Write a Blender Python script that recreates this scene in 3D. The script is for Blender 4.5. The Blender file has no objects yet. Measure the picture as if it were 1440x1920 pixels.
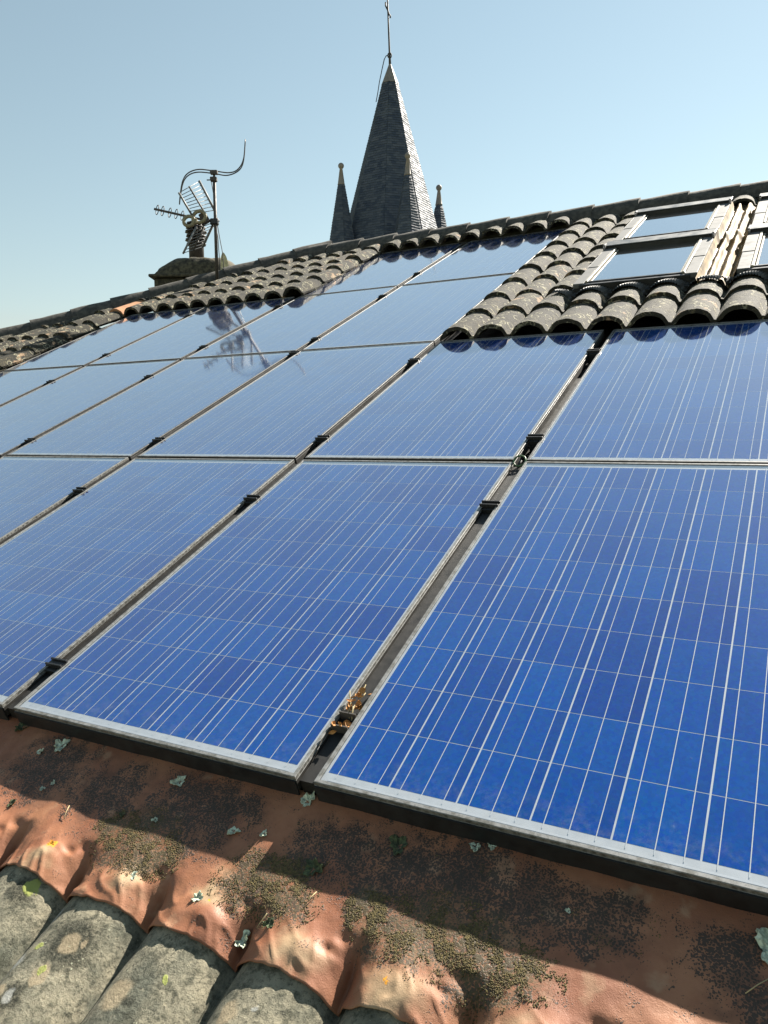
import bpy, bmesh, math, random
from mathutils import Vector, Matrix, noise
random.seed(7)
S = bpy.context.scene
COL = S.collection

# ------------------------------------------------------------------ frame of the roof, camera, sky, sun
SLOPE = math.radians(24.0); Z0 = 8.0
ROOF = Matrix.Translation((0, 0, Z0)) @ Matrix.Rotation(SLOPE, 4, 'X')      # local (u across, v up the slope, n off the roof)
RW = ROOF.to_3x3()
CAM_RIGHT, CAM_DOWN, CAM_FWD = [RW @ Vector(a) for a in
    ((0.8804, 0.4301, -0.1995), (0.0421, -0.4882, -0.8717), (-0.4723, 0.7591, -0.4480))]
CAM_POS = ROOF @ Vector((0.9441, -0.9633, 1.2851))
FPX = 1451.3
cam_d = bpy.data.cameras.new('camera'); cam = bpy.data.objects.new('camera', cam_d); COL.objects.link(cam)
cam_d.sensor_fit = 'VERTICAL'; cam_d.sensor_height = 24.0; cam_d.lens = 24.0 * FPX / 1920
cam_d.clip_start = 0.02; cam_d.clip_end = 6000
x = CAM_RIGHT.normalized(); z = -CAM_FWD.normalized(); y = z.cross(x).normalized()
cam.matrix_world = Matrix(((x.x, y.x, z.x, CAM_POS.x), (x.y, y.y, z.y, CAM_POS.y), (x.z, y.z, z.z, CAM_POS.z), (0, 0, 0, 1)))
S.camera = cam

SUN_DIR = (RW @ Vector((0.22, 1.0, 0.300))).normalized()
SUN_EL = math.asin(SUN_DIR.z); SUN_AZ = math.atan2(SUN_DIR.x, SUN_DIR.y)
wd = bpy.data.worlds.new('World'); S.world = wd; wd.use_nodes = True
nt = wd.node_tree; bg = nt.nodes['Background']
sky = nt.nodes.new('ShaderNodeTexSky'); sky.sky_type = 'NISHITA'; sky.sun_disc = False
sky.sun_elevation = SUN_EL; sky.sun_rotation = SUN_AZ
sky.altitude = 0; sky.air_density = 1.4; sky.dust_density = 0.12; sky.ozone_density = 1.0
hs_ = nt.nodes.new('ShaderNodeHueSaturation'); hs_.inputs['Saturation'].default_value = 0.74; hs_.inputs['Hue'].default_value = 0.474; hs_.inputs['Value'].default_value = 0.74
nt.links.new(sky.outputs[0], hs_.inputs['Color']); nt.links.new(hs_.outputs[0], bg.inputs[0]); bg.inputs[1].default_value = 0.050
sun_d = bpy.data.lights.new('sun', 'SUN'); sun = bpy.data.objects.new('sun', sun_d); COL.objects.link(sun)
sun_d.energy = 5.0; sun_d.angle = math.radians(0.5); sun_d.color = (1.0, 0.93, 0.82)
sun.rotation_euler = SUN_DIR.to_track_quat('Z', 'Y').to_euler(); sun.location = (0, 0, 60)
S.view_settings.view_transform = 'Standard'; S.view_settings.look = 'None'
S.view_settings.gamma = 1; S.view_settings.exposure = 1.75
S.render.engine = 'CYCLES'
cy = S.cycles; cy.max_bounces = 5; cy.diffuse_bounces = 2; cy.glossy_bounces = 2; cy.transmission_bounces = 2; cy.transparent_max_bounces = 6; cy.caustics_reflective = False; cy.caustics_refractive = False

def at(px, py, dist):                      # a point seen at photo pixel (px, py), at a horizontal distance in metres
    d = CAM_RIGHT * ((px - 720) / FPX) + CAM_DOWN * ((py - 960) / FPX) + CAM_FWD
    return CAM_POS + d * (dist / math.hypot(d.x, d.y))

# ------------------------------------------------------------------ node helpers
class NT:
    def __init__(s, name):
        s.m = bpy.data.materials.new(name); s.m.use_nodes = True; s.t = s.m.node_tree
        s.b = s.t.nodes['Principled BSDF']; s.out = s.t.nodes['Material Output']
    def n(s, typ, props=None, **ins):
        nd = s.t.nodes.new('ShaderNode' + typ)
        for k, v in (props or {}).items(): setattr(nd, k, v)
        for k, v in ins.items(): s.put(nd, k, v)
        return nd
    def put(s, nd, k, v):
        k = k.replace('_', ' ')
        sock = nd.inputs[int(k[1:])] if k[0] == 'i' and k[1:].isdigit() else nd.inputs[k]
        if isinstance(v, bpy.types.NodeSocket): s.t.links.new(v, sock)
        elif isinstance(v, (tuple, list)) and len(v) == 3 and sock.type == 'RGBA': sock.default_value = (*v, 1)
        else: sock.default_value = v
    def math(s, op, a, b=0.0, c=None, clamp=False):
        nd = s.n('Math', dict(operation=op, use_clamp=clamp)); s.put(nd, 'i0', a); s.put(nd, 'i1', b)
        if c is not None: s.put(nd, 'i2', c)
        return nd.outputs[0]
    def mix(s, f, a, b, blend='MIX'):
        nd = s.n('Mix', dict(data_type='RGBA', blend_type=blend, clamp_factor=True)); s.put(nd, 'i0', f); s.put(nd, 'i6', a); s.put(nd, 'i7', b)
        return nd.outputs[2]
    def ramp(s, f, lo, hi, a=0.0, b=1.0):
        nd = s.n('MapRange', dict(interpolation_type='SMOOTHSTEP', clamp=True)); s.put(nd, 'Value', f)
        nd.inputs[1].default_value = lo; nd.inputs[2].default_value = hi; nd.inputs[3].default_value = a; nd.inputs[4].default_value = b
        return nd.outputs[0]
    def coords(s, rnd=True):
        tc = s.n('TexCoord').outputs['Object']
        if not rnd: return tc
        r = s.n('ObjectInfo').outputs['Random']
        v = s.n('VectorMath', dict(operation='SCALE')); v.inputs[0].default_value = (37.1, 51.7, 23.3); s.t.links.new(r, v.inputs['Scale'])
        a = s.n('VectorMath', dict(operation='ADD')); s.t.links.new(tc, a.inputs[0]); s.t.links.new(v.outputs[0], a.inputs[1])
        return a.outputs[0]
    def noise(s, co, scale, detail=4, rough=0.55, dist=0.0):
        return s.n('TexNoise', None, Vector=co, Scale=scale, Detail=detail, Roughness=rough, Distortion=dist).outputs['Fac']
    def voro(s, co, scale, feature='F1', out='Distance', rnd=1.0):
        return s.n('TexVoronoi', dict(feature=feature), Vector=co, Scale=scale, Randomness=rnd).outputs[out]
    def warp(s, co, scale, amt):
        nz = s.n('TexNoise', None, Vector=co, Scale=scale, Detail=3).outputs['Color']
        a = s.n('VectorMath', dict(operation='MULTIPLY_ADD')); s.t.links.new(nz, a.inputs[0]); a.inputs[1].default_value = (amt,) * 3; s.t.links.new(co, a.inputs[2])
        return a.outputs[0]
    def spots(s, co, pts, edge=0.3):       # stains at given places: pts = (x, y, z or None, radius); co may be warped
        acc = None
        for (px, py, r) in pts:
            sub = s.n('VectorMath', dict(operation='SUBTRACT')); s.t.links.new(co, sub.inputs[0]); sub.inputs[1].default_value = (px, py, 0)
            ml = s.n('VectorMath', dict(operation='MULTIPLY')); s.t.links.new(sub.outputs[0], ml.inputs[0]); ml.inputs[1].default_value = (1 / r, 1 / r, 0)
            ln = s.n('VectorMath', dict(operation='LENGTH')); s.t.links.new(ml.outputs[0], ln.inputs[0])
            d = ln.outputs['Value']
            acc = d if acc is None else s.math('MINIMUM', acc, d)
        return s.ramp(acc, 1 - edge, 1 + edge, 1.0, 0.0)
    def bump(s, h, strength, dist=0.01, prev=None):
        nd = s.n('Bump', None, Height=h, Strength=strength, Distance=dist)
        if prev: s.t.links.new(prev, nd.inputs['Normal'])
        return nd.outputs[0]
    def set(s, **k):
        for a, v in k.items(): s.put(s.b, a, v)
        return s.m

def simple(name, col, rough=0.6, metal=0.0, var=0.25, scale=30, bump=0.2, **kw):
    t = NT(name); co = t.coords(); f = t.noise(co, scale, 5)
    c = t.mix(t.ramp(f, 0.3, 0.7), tuple(a * (1 - var) for a in col), tuple(min(1, a * (1 + var)) for a in col))
    t.set(Base_Color=c, Roughness=t.ramp(f, 0.2, 0.8, max(0.02, rough - 0.12), min(1, rough + 0.12)), Metallic=metal, **kw)
    if bump: t.set(Normal=t.bump(f, bump, 0.004))
    return t.m

# ------------------------------------------------------------------ materials
M = {}
def mat_tile():
    t = NT('weathered_tile'); co = t.coords(); big = t.noise(co, 6, 4); fine = t.noise(co, 70, 6, 0.75)
    rnd = t.n('ObjectInfo').outputs['Random']
    c = t.mix(t.ramp(big, 0.3, 0.7), (0.012, 0.011, 0.007), (0.040, 0.034, 0.018))
    c = t.mix(t.math('MULTIPLY', t.ramp(fine, 0.35, 0.75), 0.7), c, (0.013, 0.013, 0.009))
    # bare buff concrete where the crust has fallen off, on some tiles only
    bare = t.math('MULTIPLY', t.ramp(t.noise(co, 11, 3), 0.60, 0.66), t.ramp(t.math('FRACT', t.math('MULTIPLY', rnd, 7.3)), 0.5, 0.65))
    c = t.mix(t.math('MULTIPLY', t.math('FRACT', t.math('MULTIPLY', rnd, 3.7)), 0.45), c, (0.020, 0.019, 0.013))
    c = t.mix(bare, c, (0.30, 0.20, 0.12))
    # rings of crustose lichen
    w = t.warp(co, 22, 0.05); vd = t.voro(w, 15)
    ring = t.math('MULTIPLY', t.ramp(vd, 0.30, 0.34), t.ramp(vd, 0.385, 0.44, 1, 0))
    ring = t.math('MULTIPLY', ring, t.ramp(t.noise(co, 14, 3), 0.38, 0.50))
    c = t.mix(t.math('MULTIPLY', ring, 0.85), c, (0.30, 0.28, 0.19))
    pale = t.math('MULTIPLY', t.ramp(t.noise(co, 48, 5, 0.7), 0.54, 0.64), t.ramp(t.noise(co, 9, 3), 0.42, 0.56))
    c = t.mix(t.math('MULTIPLY', pale, 0.8), c, (0.15, 0.125, 0.072))
    och = t.ramp(t.noise(co, 26, 4), 0.66, 0.74)
    c = t.mix(t.math('MULTIPLY', och, 0.6), c, (0.12, 0.10, 0.03))
    h = t.math('ADD', t.math('MULTIPLY', fine, 0.6), t.math('MULTIPLY', ring, 0.5))
    h = t.math('ADD', h, big)
    return t.set(Base_Color=c, Roughness=0.9, Normal=t.bump(h, 0.7, 0.008))
M['tile'] = mat_tile()

FT_YEL = [(-0.53, -0.40, .016), (-0.388, -0.498, .0075), (-0.335, -0.535, .008), (-0.445, -0.61, .016), (-0.075, -0.462, .008), (-0.015, -0.575, .009), (0.03, -0.555, .008), (-0.30, -0.65, .006)]
FT_WHT = [(-0.44, -0.425, .022), (-0.42, -0.535, .018), (-0.36, -0.60, .012), (0.13, -0.45, .006), (-0.19, -0.59, .009)]
FT_DRK = [(-0.545, -0.42, .03), (-0.325, -0.472, .052), (-0.355, -0.60, .028), (-0.16, -0.50, .012), (-0.11, -0.52, .013), (-0.60, -0.47, .02)]
FT_BUF = [(-0.325, -0.472, .021), (-0.295, -0.458, .007), (-0.15, -0.515, .03), (-0.33, -0.545, .02), (-0.40, -0.60, .016), (-0.21, -0.62, .018), (0.08, -0.47, .02)]
def mat_front():
    t = NT('lichen_grey_tile'); tc = t.n('TexCoord'); co = tc.outputs['Object']
    big = t.noise(co, 9, 5, 0.6); mid = t.noise(co, 45, 6, 0.7); fine = t.noise(co, 125, 8, 0.82)
    c = t.mix(t.ramp(big, 0.32, 0.68), (0.105, 0.108, 0.080), (0.32, 0.285, 0.20))
    c = t.mix(t.math('MULTIPLY', t.ramp(mid, 0.46, 0.66), 0.8), c, (0.045, 0.047, 0.030))
    c = t.mix(t.math('MULTIPLY', t.ramp(mid, 0.30, 0.42, 1, 0), 0.6), c, (0.40, 0.35, 0.24))
    c = t.mix(t.math('MULTIPLY', t.ramp(fine, 0.5, 0.66), 0.85), c, (0.022, 0.024, 0.017))
    c = t.mix(t.math('MULTIPLY', t.ramp(fine, 0.30, 0.42, 1, 0), 0.6), c, (0.36, 0.33, 0.24))
    w = t.warp(t.warp(co, 30, 0.03), 140, 0.010)
    sub = t.n('VectorMath', dict(operation='SUBTRACT')); t.t.links.new(w, sub.inputs[0]); sub.inputs[1].default_value = (0.02, 0.02, 0.02); w = sub.outputs[0]
    wz = t.n('VectorMath', dict(operation='MULTIPLY')); t.t.links.new(w, wz.inputs[0]); wz.inputs[1].default_value = (1, 1, 0); w = wz.outputs[0]
    gr = t.ramp(fine, 0.35, 0.55)
    c = t.mix(t.math('MULTIPLY', t.spots(w, FT_DRK, 0.35), t.math('ADD', 0.35, t.math('MULTIPLY', gr, 0.6))), c, (0.020, 0.021, 0.012))
    c = t.mix(t.math('MULTIPLY', t.spots(w, FT_BUF, 0.25), 0.75), c, (0.36, 0.285, 0.18))
    c = t.mix(t.math('MULTIPLY', t.spots(w, FT_WHT, 0.3), 0.75), c, (0.36, 0.36, 0.33))
    yel = t.spots(w, FT_YEL, 0.15)
    c = t.mix(t.math('MULTIPLY', yel, 0.9), c, (0.30, 0.33, 0.085))
    sp = t.math('MULTIPLY', t.ramp(t.voro(co, 70), 0.10, 0.16, 1, 0), t.ramp(t.noise(co, 12, 2), 0.55, 0.62))
    c = t.mix(t.math('MULTIPLY', sp, 0.8), c, (0.42, 0.42, 0.30))
    h = t.math('ADD', t.math('MULTIPLY', fine, 0.7), t.math('MULTIPLY', mid, 1.0)); h = t.math('ADD', h, t.math('MULTIPLY', yel, 0.15))
    return t.set(Base_Color=c, Roughness=0.92, Normal=t.bump(h, 0.75, 0.006))
M['front'] = mat_front()

MOSS = [(-0.372, -0.226, .085), (-0.29, -0.245, .05), (-0.03, -0.225, .075), (0.06, -0.245, .06), (0.02, -0.20, .05), (0.371, -0.218, .085), (0.482, -0.245, .07), (0.30, -0.235, .06), (0.24, -0.215, .04), (0.44, -0.20, .06), (0.56, -0.235, .05), (-0.44, -0.21, .05)]
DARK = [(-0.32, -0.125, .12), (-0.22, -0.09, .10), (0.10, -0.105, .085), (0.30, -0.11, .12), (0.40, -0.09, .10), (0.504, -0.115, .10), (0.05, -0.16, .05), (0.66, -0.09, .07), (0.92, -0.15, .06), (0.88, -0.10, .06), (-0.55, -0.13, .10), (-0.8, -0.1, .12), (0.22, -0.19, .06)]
def mat_flash():
    t = NT('terracotta_flashing'); tc = t.n('TexCoord'); co = tc.outputs['Object']
    big = t.noise(co, 5, 4); mid = t.noise(co, 24, 5); fine = t.noise(co, 420, 4, 0.65)
    c = t.mix(t.ramp(big, 0.3, 0.7), (0.22, 0.078, 0.036), (0.32, 0.140, 0.068))
    c = t.mix(t.math('MULTIPLY', t.ramp(mid, 0.45, 0.7), 0.5), c, (0.21, 0.085, 0.045))
    c = t.mix(t.math('MULTIPLY', t.ramp(t.noise(co, 14, 4), 0.58, 0.72), 0.45), c, (0.42, 0.27, 0.16))
    sep = t.n('SeparateXYZ', None, Vector=co)
    # pale lime bloom along the crests near the lower edge
    w = t.warp(co, 26, 0.05); sb = t.n('VectorMath', dict(operation='SUBTRACT')); t.t.links.new(w, sb.inputs[0]); sb.inputs[1].default_value = (0.025,) * 3
    wz = t.n('VectorMath', dict(operation='MULTIPLY')); t.t.links.new(sb.outputs[0], wz.inputs[0]); wz.inputs[1].default_value = (1, 1, 0); w = wz.outputs[0]
    bloom = None
    at_ = t.n('Attribute', dict(attribute_name='growth')); sg = t.n('SeparateColor'); t.t.links.new(at_.outputs['Color'], sg.inputs[0]); moss = sg.outputs[0]; dark = sg.outputs[1]
    c = t.mix(t.math('MULTIPLY', sg.outputs[2], 0.6), c, (0.40, 0.32, 0.19))
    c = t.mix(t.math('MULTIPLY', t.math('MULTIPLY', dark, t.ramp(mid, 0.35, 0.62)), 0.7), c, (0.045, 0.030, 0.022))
    # black specks, crowded inside the dark patches
    wc = t.warp(co, 120, 0.008); sv = t.voro(wc, 230); sv2 = t.voro(wc, 105)
    area = t.math('MAXIMUM', dark, t.math('MULTIPLY', moss, 0.8))
    ln = t.math('ADD', t.math('MULTIPLY', t.noise(co, 22, 5, 0.65), 0.80), t.math('MULTIPLY', area, 0.27))
    thr = t.ramp(ln, 0.33, 0.66, 0.0, 0.60)
    specks = t.ramp(t.math('SUBTRACT', thr, sv), -0.04, 0.06)
    specks2 = t.math('MULTIPLY', t.ramp(t.math('SUBTRACT', t.math('MULTIPLY', thr, 0.75), sv2), -0.02, 0.05), t.ramp(t.noise(co, 17, 2), 0.42, 0.55))
    spk = t.math('MAXIMUM', specks, specks2)
    c = t.mix(t.math('MULTIPLY', spk, 0.88), c, (0.030, 0.024, 0.017))
    g = t.math('MULTIPLY', moss, t.ramp(t.noise(co, 160, 4, 0.7), 0.36, 0.56))
    c = t.mix(t.math('MULTIPLY', g, 0.85), c, (0.070, 0.055, 0.020))
    orange = t.spots(w, [(-0.566, -0.302, .012), (0.335, -0.325, .005), (0.345, -0.33, .004), (-0.09, -0.30, .004)], 0.25)
    c = t.mix(orange, c, (0.62, 0.27, 0.02))
    h = t.math('ADD', t.math('MULTIPLY', spk, 0.9), t.math('MULTIPLY', fine, 0.35)); h = t.math('ADD', h, t.math('MULTIPLY', mid, 1.2))
    return t.set(Base_Color=c, Roughness=t.ramp(mid, 0.3, 0.7, 0.55, 0.75), Normal=t.bump(h, 0.5, 0.004))
M['flash'] = mat_flash()

def mat_cell():
    t = NT('silicon_cell'); co = t.coords(); rnd = t.n('ObjectInfo').outputs['Random']
    r2 = t.math('FRACT', t.math('MULTIPLY', rnd, 13.7))
    c = t.mix(rnd, (0.002, 0.094, 0.44), (0.002, 0.124, 0.52))
    c = t.mix(t.math('MULTIPLY', t.ramp(r2, 0.45, 1.0), 0.75), c, (0.005, 0.066, 0.38))
    v = t.n('TexVoronoi', None, Vector=co, Scale=130).outputs['Color']
    c = t.mix(0.20, c, v, 'SOFT_LIGHT')
    # a violet strip down the right-hand side of the wafers
    sx = t.n('SeparateXYZ', None, Vector=t.n('TexCoord').outputs['Object']).outputs[0]
    c = t.mix(t.math('MULTIPLY', t.ramp(sx, 0.049, 0.056), 0.28), c, (0.01, 0.035, 0.22))
    return t.set(Base_Color=c, Roughness=0.22, IOR=2.0, Specular_Tint=(0.04, 0.30, 1.0, 1.0))
M['cell'] = mat_cell()

def mat_glass():
    t = NT('panel_glass'); co = t.coords()
    t.t.nodes.remove(t.b)
    gl = t.n('BsdfGlossy', None, Roughness=0.06); gl.inputs[0].default_value = (1, 1, 1, 1)
    tr = t.n('BsdfTransparent')
    cs = t.math('SUBTRACT', 1.0, t.n('LayerWeight', None, Blend=0.5).outputs['Facing'])      # cos of the angle, the same from both sides of the sheet
    fr = t.math('EXPONENT', t.math('MULTIPLY', t.math('POWER', cs, 2.2), -6.8))              # reflectance of the coated glass and its film, near total at grazing
    fr = t.math('MULTIPLY_ADD', fr, 0.94, 0.025, clamp=True)
    mx = t.n('MixShader'); t.t.links.new(fr, mx.inputs[0]); t.t.links.new(tr.outputs[0], mx.inputs[1]); t.t.links.new(gl.outputs[0], mx.inputs[2])
    # dust film, thicker along the lower edge, and a few dried drops
    oc = t.n('TexCoord').outputs['Object']; sy = t.n('SeparateXYZ', None, Vector=oc).outputs[1]
    nz = t.noise(co, 30, 4, 0.75)
    low = t.math('MULTIPLY', t.ramp(sy, 0.0, 0.15, 1, 0), t.ramp(nz, 0.42, 0.75))
    dust = t.math('MULTIPLY_ADD', low, 0.11, t.ramp(nz, 0.68, 0.76, 0.0, 0.13))
    dust = t.math('ADD', dust, t.math('DIVIDE', t.ramp(nz, 0.3, 0.7, 0.003, 0.010), t.math('MAXIMUM', cs, 0.08)), clamp=True)   # a thin film looks denser along its surface
    df = t.n('BsdfDiffuse'); df.inputs[0].default_value = (0.40, 0.41, 0.39, 1)
    m2 = t.n('MixShader'); t.t.links.new(dust, m2.inputs[0]); t.t.links.new(mx.outputs[0], m2.inputs[1]); t.t.links.new(df.outputs[0], m2.inputs[2])
    t.t.links.new(m2.outputs[0], t.out.inputs[0]); return t.m
M['glass'] = mat_glass()

def mat_frame():
    t = NT('aluminium_frame'); co = t.coords(); f = t.noise(co, 60, 5, 0.7); g = t.noise(co, 8, 3)
    c = t.mix(t.ramp(f, 0.35, 0.7), (0.23, 0.235, 0.235), (0.10, 0.10, 0.09))
    c = t.mix(t.math('MULTIPLY', t.ramp(t.noise(co, 170, 4, 0.8), 0.58, 0.68), 0.8), c, (0.06, 0.06, 0.045))
    return t.set(Base_Color=c, Metallic=0.1, Roughness=t.ramp(g, 0.3, 0.7, 0.55, 0.7), Specular_IOR_Level=0.3, Normal=t.bump(f, 0.15, 0.002))
M['frame'] = mat_frame()
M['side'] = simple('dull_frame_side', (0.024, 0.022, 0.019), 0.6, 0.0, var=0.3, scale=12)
M['edge'] = simple('grimy_frame_edge', (0.20, 0.195, 0.18), 0.5, 0.4, var=0.5, scale=90)
M['lip'] = simple('darkened_frame_lip', (0.115, 0.117, 0.117), 0.6, 0.1, var=0.4, scale=60)
M['back'] = simple('white_backsheet', (0.74, 0.77, 0.80), 0.5, var=0.04, bump=0)
M['bus'] = simple('tinned_ribbon', (0.80, 0.83, 0.86), 0.45, 0.0, var=0.03, bump=0)
M['black'] = simple('black_plastic', (0.012, 0.013, 0.014), 0.5)
M['tray'] = simple('dark_tray', (0.008, 0.0078, 0.0075), 0.6, var=0.4)
M['deck'] = simple('roof_deck', (0.05, 0.045, 0.04), 0.9)
M['clad'] = simple('grey_cladding', (0.115, 0.117, 0.116), 0.75, 0.0, var=0.12, scale=14)
M['hood'] = simple('hood_cladding', (0.115, 0.12, 0.12), 0.5, 0.4, var=0.15, scale=14)
M['clad_shaded'] = simple('shaded_cladding', (0.026, 0.027, 0.029), 0.45, 0.3, var=0.2, scale=14)  # darker cladding copy; shade of the hood and foot fronts is in its colour
M['wood'] = simple('pale_sash', (0.24, 0.22, 0.17), 0.6, var=0.1)
M['gutter'] = simple('crumpled_metal', (0.21, 0.135, 0.045), 0.7, 0.1, var=0.5, scale=9, bump=0.2)
M['rubber'] = simple('pleated_black', (0.045, 0.045, 0.043), 0.42, var=0.3)
M['ridge'] = simple('ridge_concrete', (0.055, 0.052, 0.044), 0.9, var=0.5, scale=24, bump=0.8)
M['terracotta'] = simple('bare_terracotta', (0.40, 0.20, 0.10), 0.85, var=0.2, scale=20)
M['iron'] = simple('rusted_iron', (0.05, 0.045, 0.04), 0.7, 0.4)
M['alu'] = simple('antenna_alloy', (0.20, 0.20, 0.195), 0.65, 0.2, var=0.15)
M['alu_dark'] = simple('tarnished_steel', (0.075, 0.066, 0.058), 0.65, 0.2, var=0.3)
M['plastic'] = simple('yellowed_plastic', (0.24, 0.21, 0.125), 0.6, var=0.2)
M['zinc'] = simple('zinc_cap', (0.20, 0.18, 0.16), 0.65, 0.1, var=0.15, scale=3)
M['stone'] = simple('mossy_mortar', (0.065, 0.057, 0.036), 0.95, var=0.7, scale=26, bump=1.0)
M['dish'] = simple('mossy_pale_slab', (0.55, 0.50, 0.30), 0.9, var=0.35, scale=28, bump=0.6)
M['pot'] = simple('sooty_pipe', (0.028, 0.020, 0.017), 0.6, var=0.4)
M['moss'] = simple('dry_moss', (0.085, 0.066, 0.024), 0.95, var=0.6, scale=160, bump=0)
M['lichen'] = simple('pale_lichen', (0.42, 0.47, 0.36), 0.95, var=0.45, scale=120, bump=0.6)
M['lichen2'] = simple('dark_moss_tuft', (0.06, 0.075, 0.035), 0.95, var=0.6, scale=140, bump=0.6)
M['leaf'] = simple('dry_leaf', (0.42, 0.20, 0.06), 0.8, var=0.4, scale=60)
M['straw'] = simple('dry_straw', (0.42, 0.34, 0.18), 0.8)
M['wall'] = simple('lime_render', (0.50, 0.45, 0.36), 0.9, var=0.1, scale=4)
M['stonewall'] = simple('church_stone', (0.36, 0.32, 0.25), 0.9, var=0.2, scale=3)
def mat_slate():
    t = NT('slate'); co = t.coords(False); r = t.n('NewGeometry').outputs['Random Per Island']
    c = t.mix(r, (0.040, 0.054, 0.080), (0.090, 0.106, 0.130)); f = t.noise(co, 9, 5, 0.7)
    c = t.mix(t.math('MULTIPLY', t.ramp(f, 0.55, 0.75), 0.3), c, (0.13, 0.14, 0.14))
    return t.set(Base_Color=c, Roughness=t.ramp(r, 0, 1, 0.60, 0.78), Specular_IOR_Level=0.22, Normal=t.bump(f, 0.2, 0.01))
M['slate'] = mat_slate()
def mat_ground():
    t = NT('meadow_ground'); co = t.coords(False)
    c = t.mix(t.ramp(t.noise(co, 0.05, 6), 0.4, 0.6), (0.06, 0.085, 0.03), (0.16, 0.14, 0.09))
    return t.set(Base_Color=c, Roughness=0.95)
M['ground'] = mat_ground()
def mat_skyglass():
    t = NT('skylight_glass'); t.set(Base_Color=(0.012, 0.016, 0.020), Roughness=0.3)
    gl = t.n('BsdfGlossy', None, Roughness=0.012); gl.inputs[0].default_value = (0.94, 0.97, 1, 1)
    fr = t.math('MULTIPLY_ADD', t.math('POWER', t.n('LayerWeight', None, Blend=0.5).outputs['Facing'], 1.1), 0.90, 0.08, clamp=True)     # coated double glazing
    mx = t.n('MixShader'); t.t.links.new(fr, mx.inputs[0]); t.t.links.new(t.b.outputs[0], mx.inputs[1]); t.t.links.new(gl.outputs[0], mx.inputs[2]); t.t.links.new(mx.outputs[0], t.out.inputs[0])
    return t.m
M['skyglass'] = mat_skyglass()

# ------------------------------------------------------------------ object helpers
def link(name, me, parent=None, mat=None, mw=None, loc=None):
    o = bpy.data.objects.new(name, me); COL.objects.link(o)
    if mat is not None and me is not None and not me.materials: me.materials.append(M[mat] if isinstance(mat, str) else mat)
    if parent is not None: o.parent = parent
    if mw is not None: o.matrix_local = mw
    if loc is not None: o.location = loc
    return o
def tag(o, label=None, cat=None, group=None, kind=None):
    if label: o['label'] = label
    if cat: o['category'] = cat
    if group: o['group'] = group
    if kind: o['kind'] = kind
    return o
def mesh(name, bm, smooth=False):
    me = bpy.data.meshes.new(name); bm.normal_update(); bm.to_mesh(me); bm.free()
    if smooth:
        for p in me.polygons: p.use_smooth = True
    return me
def pyd(name, vs, fs, smooth=False):
    me = bpy.data.meshes.new(name); me.from_pydata([tuple(v) for v in vs], [], fs); me.validate(); me.update()
    if smooth:
        for p in me.polygons: p.use_smooth = True
    return me
def box(bm, x0, x1, y0, y1, z0, z1, bev=0.0, mat=None):
    vs = [bm.verts.new((a, b, c)) for a in (x0, x1) for b in (y0, y1) for c in (z0, z1)]
    f = [(0, 1, 3, 2), (4, 6, 7, 5), (0, 4, 5, 1), (2, 3, 7, 6), (0, 2, 6, 4), (1, 5, 7, 3)]
    fs = [bm.faces.new([vs[i] for i in q]) for q in f]
    if mat: bmesh.ops.transform(bm, matrix=mat, verts=vs)
    if bev:
        es = list({e for q in fs for e in q.edges}); bmesh.ops.bevel(bm, geom=es, offset=bev, segments=1, affect='EDGES')
def boxmesh(name, *a, **k):
    bm = bmesh.new(); box(bm, *a, **k); return mesh(name, bm)
def tube(bm, pts, r, seg=8, closed=False):
    pts = [Vector(p) for p in pts]; n = len(pts); rings = []
    up = Vector((0.123, 0.312, 0.9))
    for i, p in enumerate(pts):
        a = pts[(i - 1) % n] if (closed or i) else p; b = pts[(i + 1) % n] if (closed or i < n - 1) else p
        d = (b - a).normalized(); s = d.cross(up)
        if s.length < 1e-3: s = d.cross(Vector((1, 0, 0)))
        s.normalize(); q = d.cross(s).normalized(); rr = r[i] if isinstance(r, (list, tuple)) else r
        rings.append([bm.verts.new(p + (s * math.cos(k * 2 * math.pi / seg) + q * math.sin(k * 2 * math.pi / seg)) * rr) for k in range(seg)])
    for i in range(n if closed else n - 1):
        A, B = rings[i], rings[(i + 1) % n]
        for k in range(seg):
            f = bm.faces.new((A[k], A[(k + 1) % seg], B[(k + 1) % seg], B[k])); f.smooth = True
    if not closed: bm.faces.new(rings[0][::-1]); bm.faces.new(rings[-1])
def tubemesh(name, pts, r, seg=8, closed=False):
    bm = bmesh.new(); tube(bm, pts, r, seg, closed); return mesh(name, bm)
def lathe(name, prof, seg=24, smooth=True, rot=0.0, scallop=None):
    vs, fs = [], []
    for (r, zz) in prof:
        for k in range(seg):
            a = rot + k * 2 * math.pi / seg; rr = r * (1 + (scallop[1] * math.cos(scallop[0] * a) if scallop else 0)); vs.append((rr * math.cos(a), rr * math.sin(a), zz))
    for i in range(len(prof) - 1):
        for k in range(seg):
            b = (k + 1) % seg; fs.append((i * seg + k, i * seg + b, (i + 1) * seg + b, (i + 1) * seg + k))
    fs.append(tuple(range(seg))[::-1]); fs.append(tuple((len(prof) - 1) * seg + k for k in range(seg)))
    return pyd(name, vs, fs, smooth)
def sm(a, b, x):
    t = max(0.0, min(1.0, (x - a) / (b - a))); return t * t * (3 - 2 * t)

# ------------------------------------------------------------------ ground and house
g = link('ground', pyd('ground', [(-3000, -3000, 0), (3000, -3000, 0), (3000, 3000, 0), (-3000, 3000, 0)], [(0, 1, 2, 3)]), mat='ground'); tag(g, kind='structure')

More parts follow.
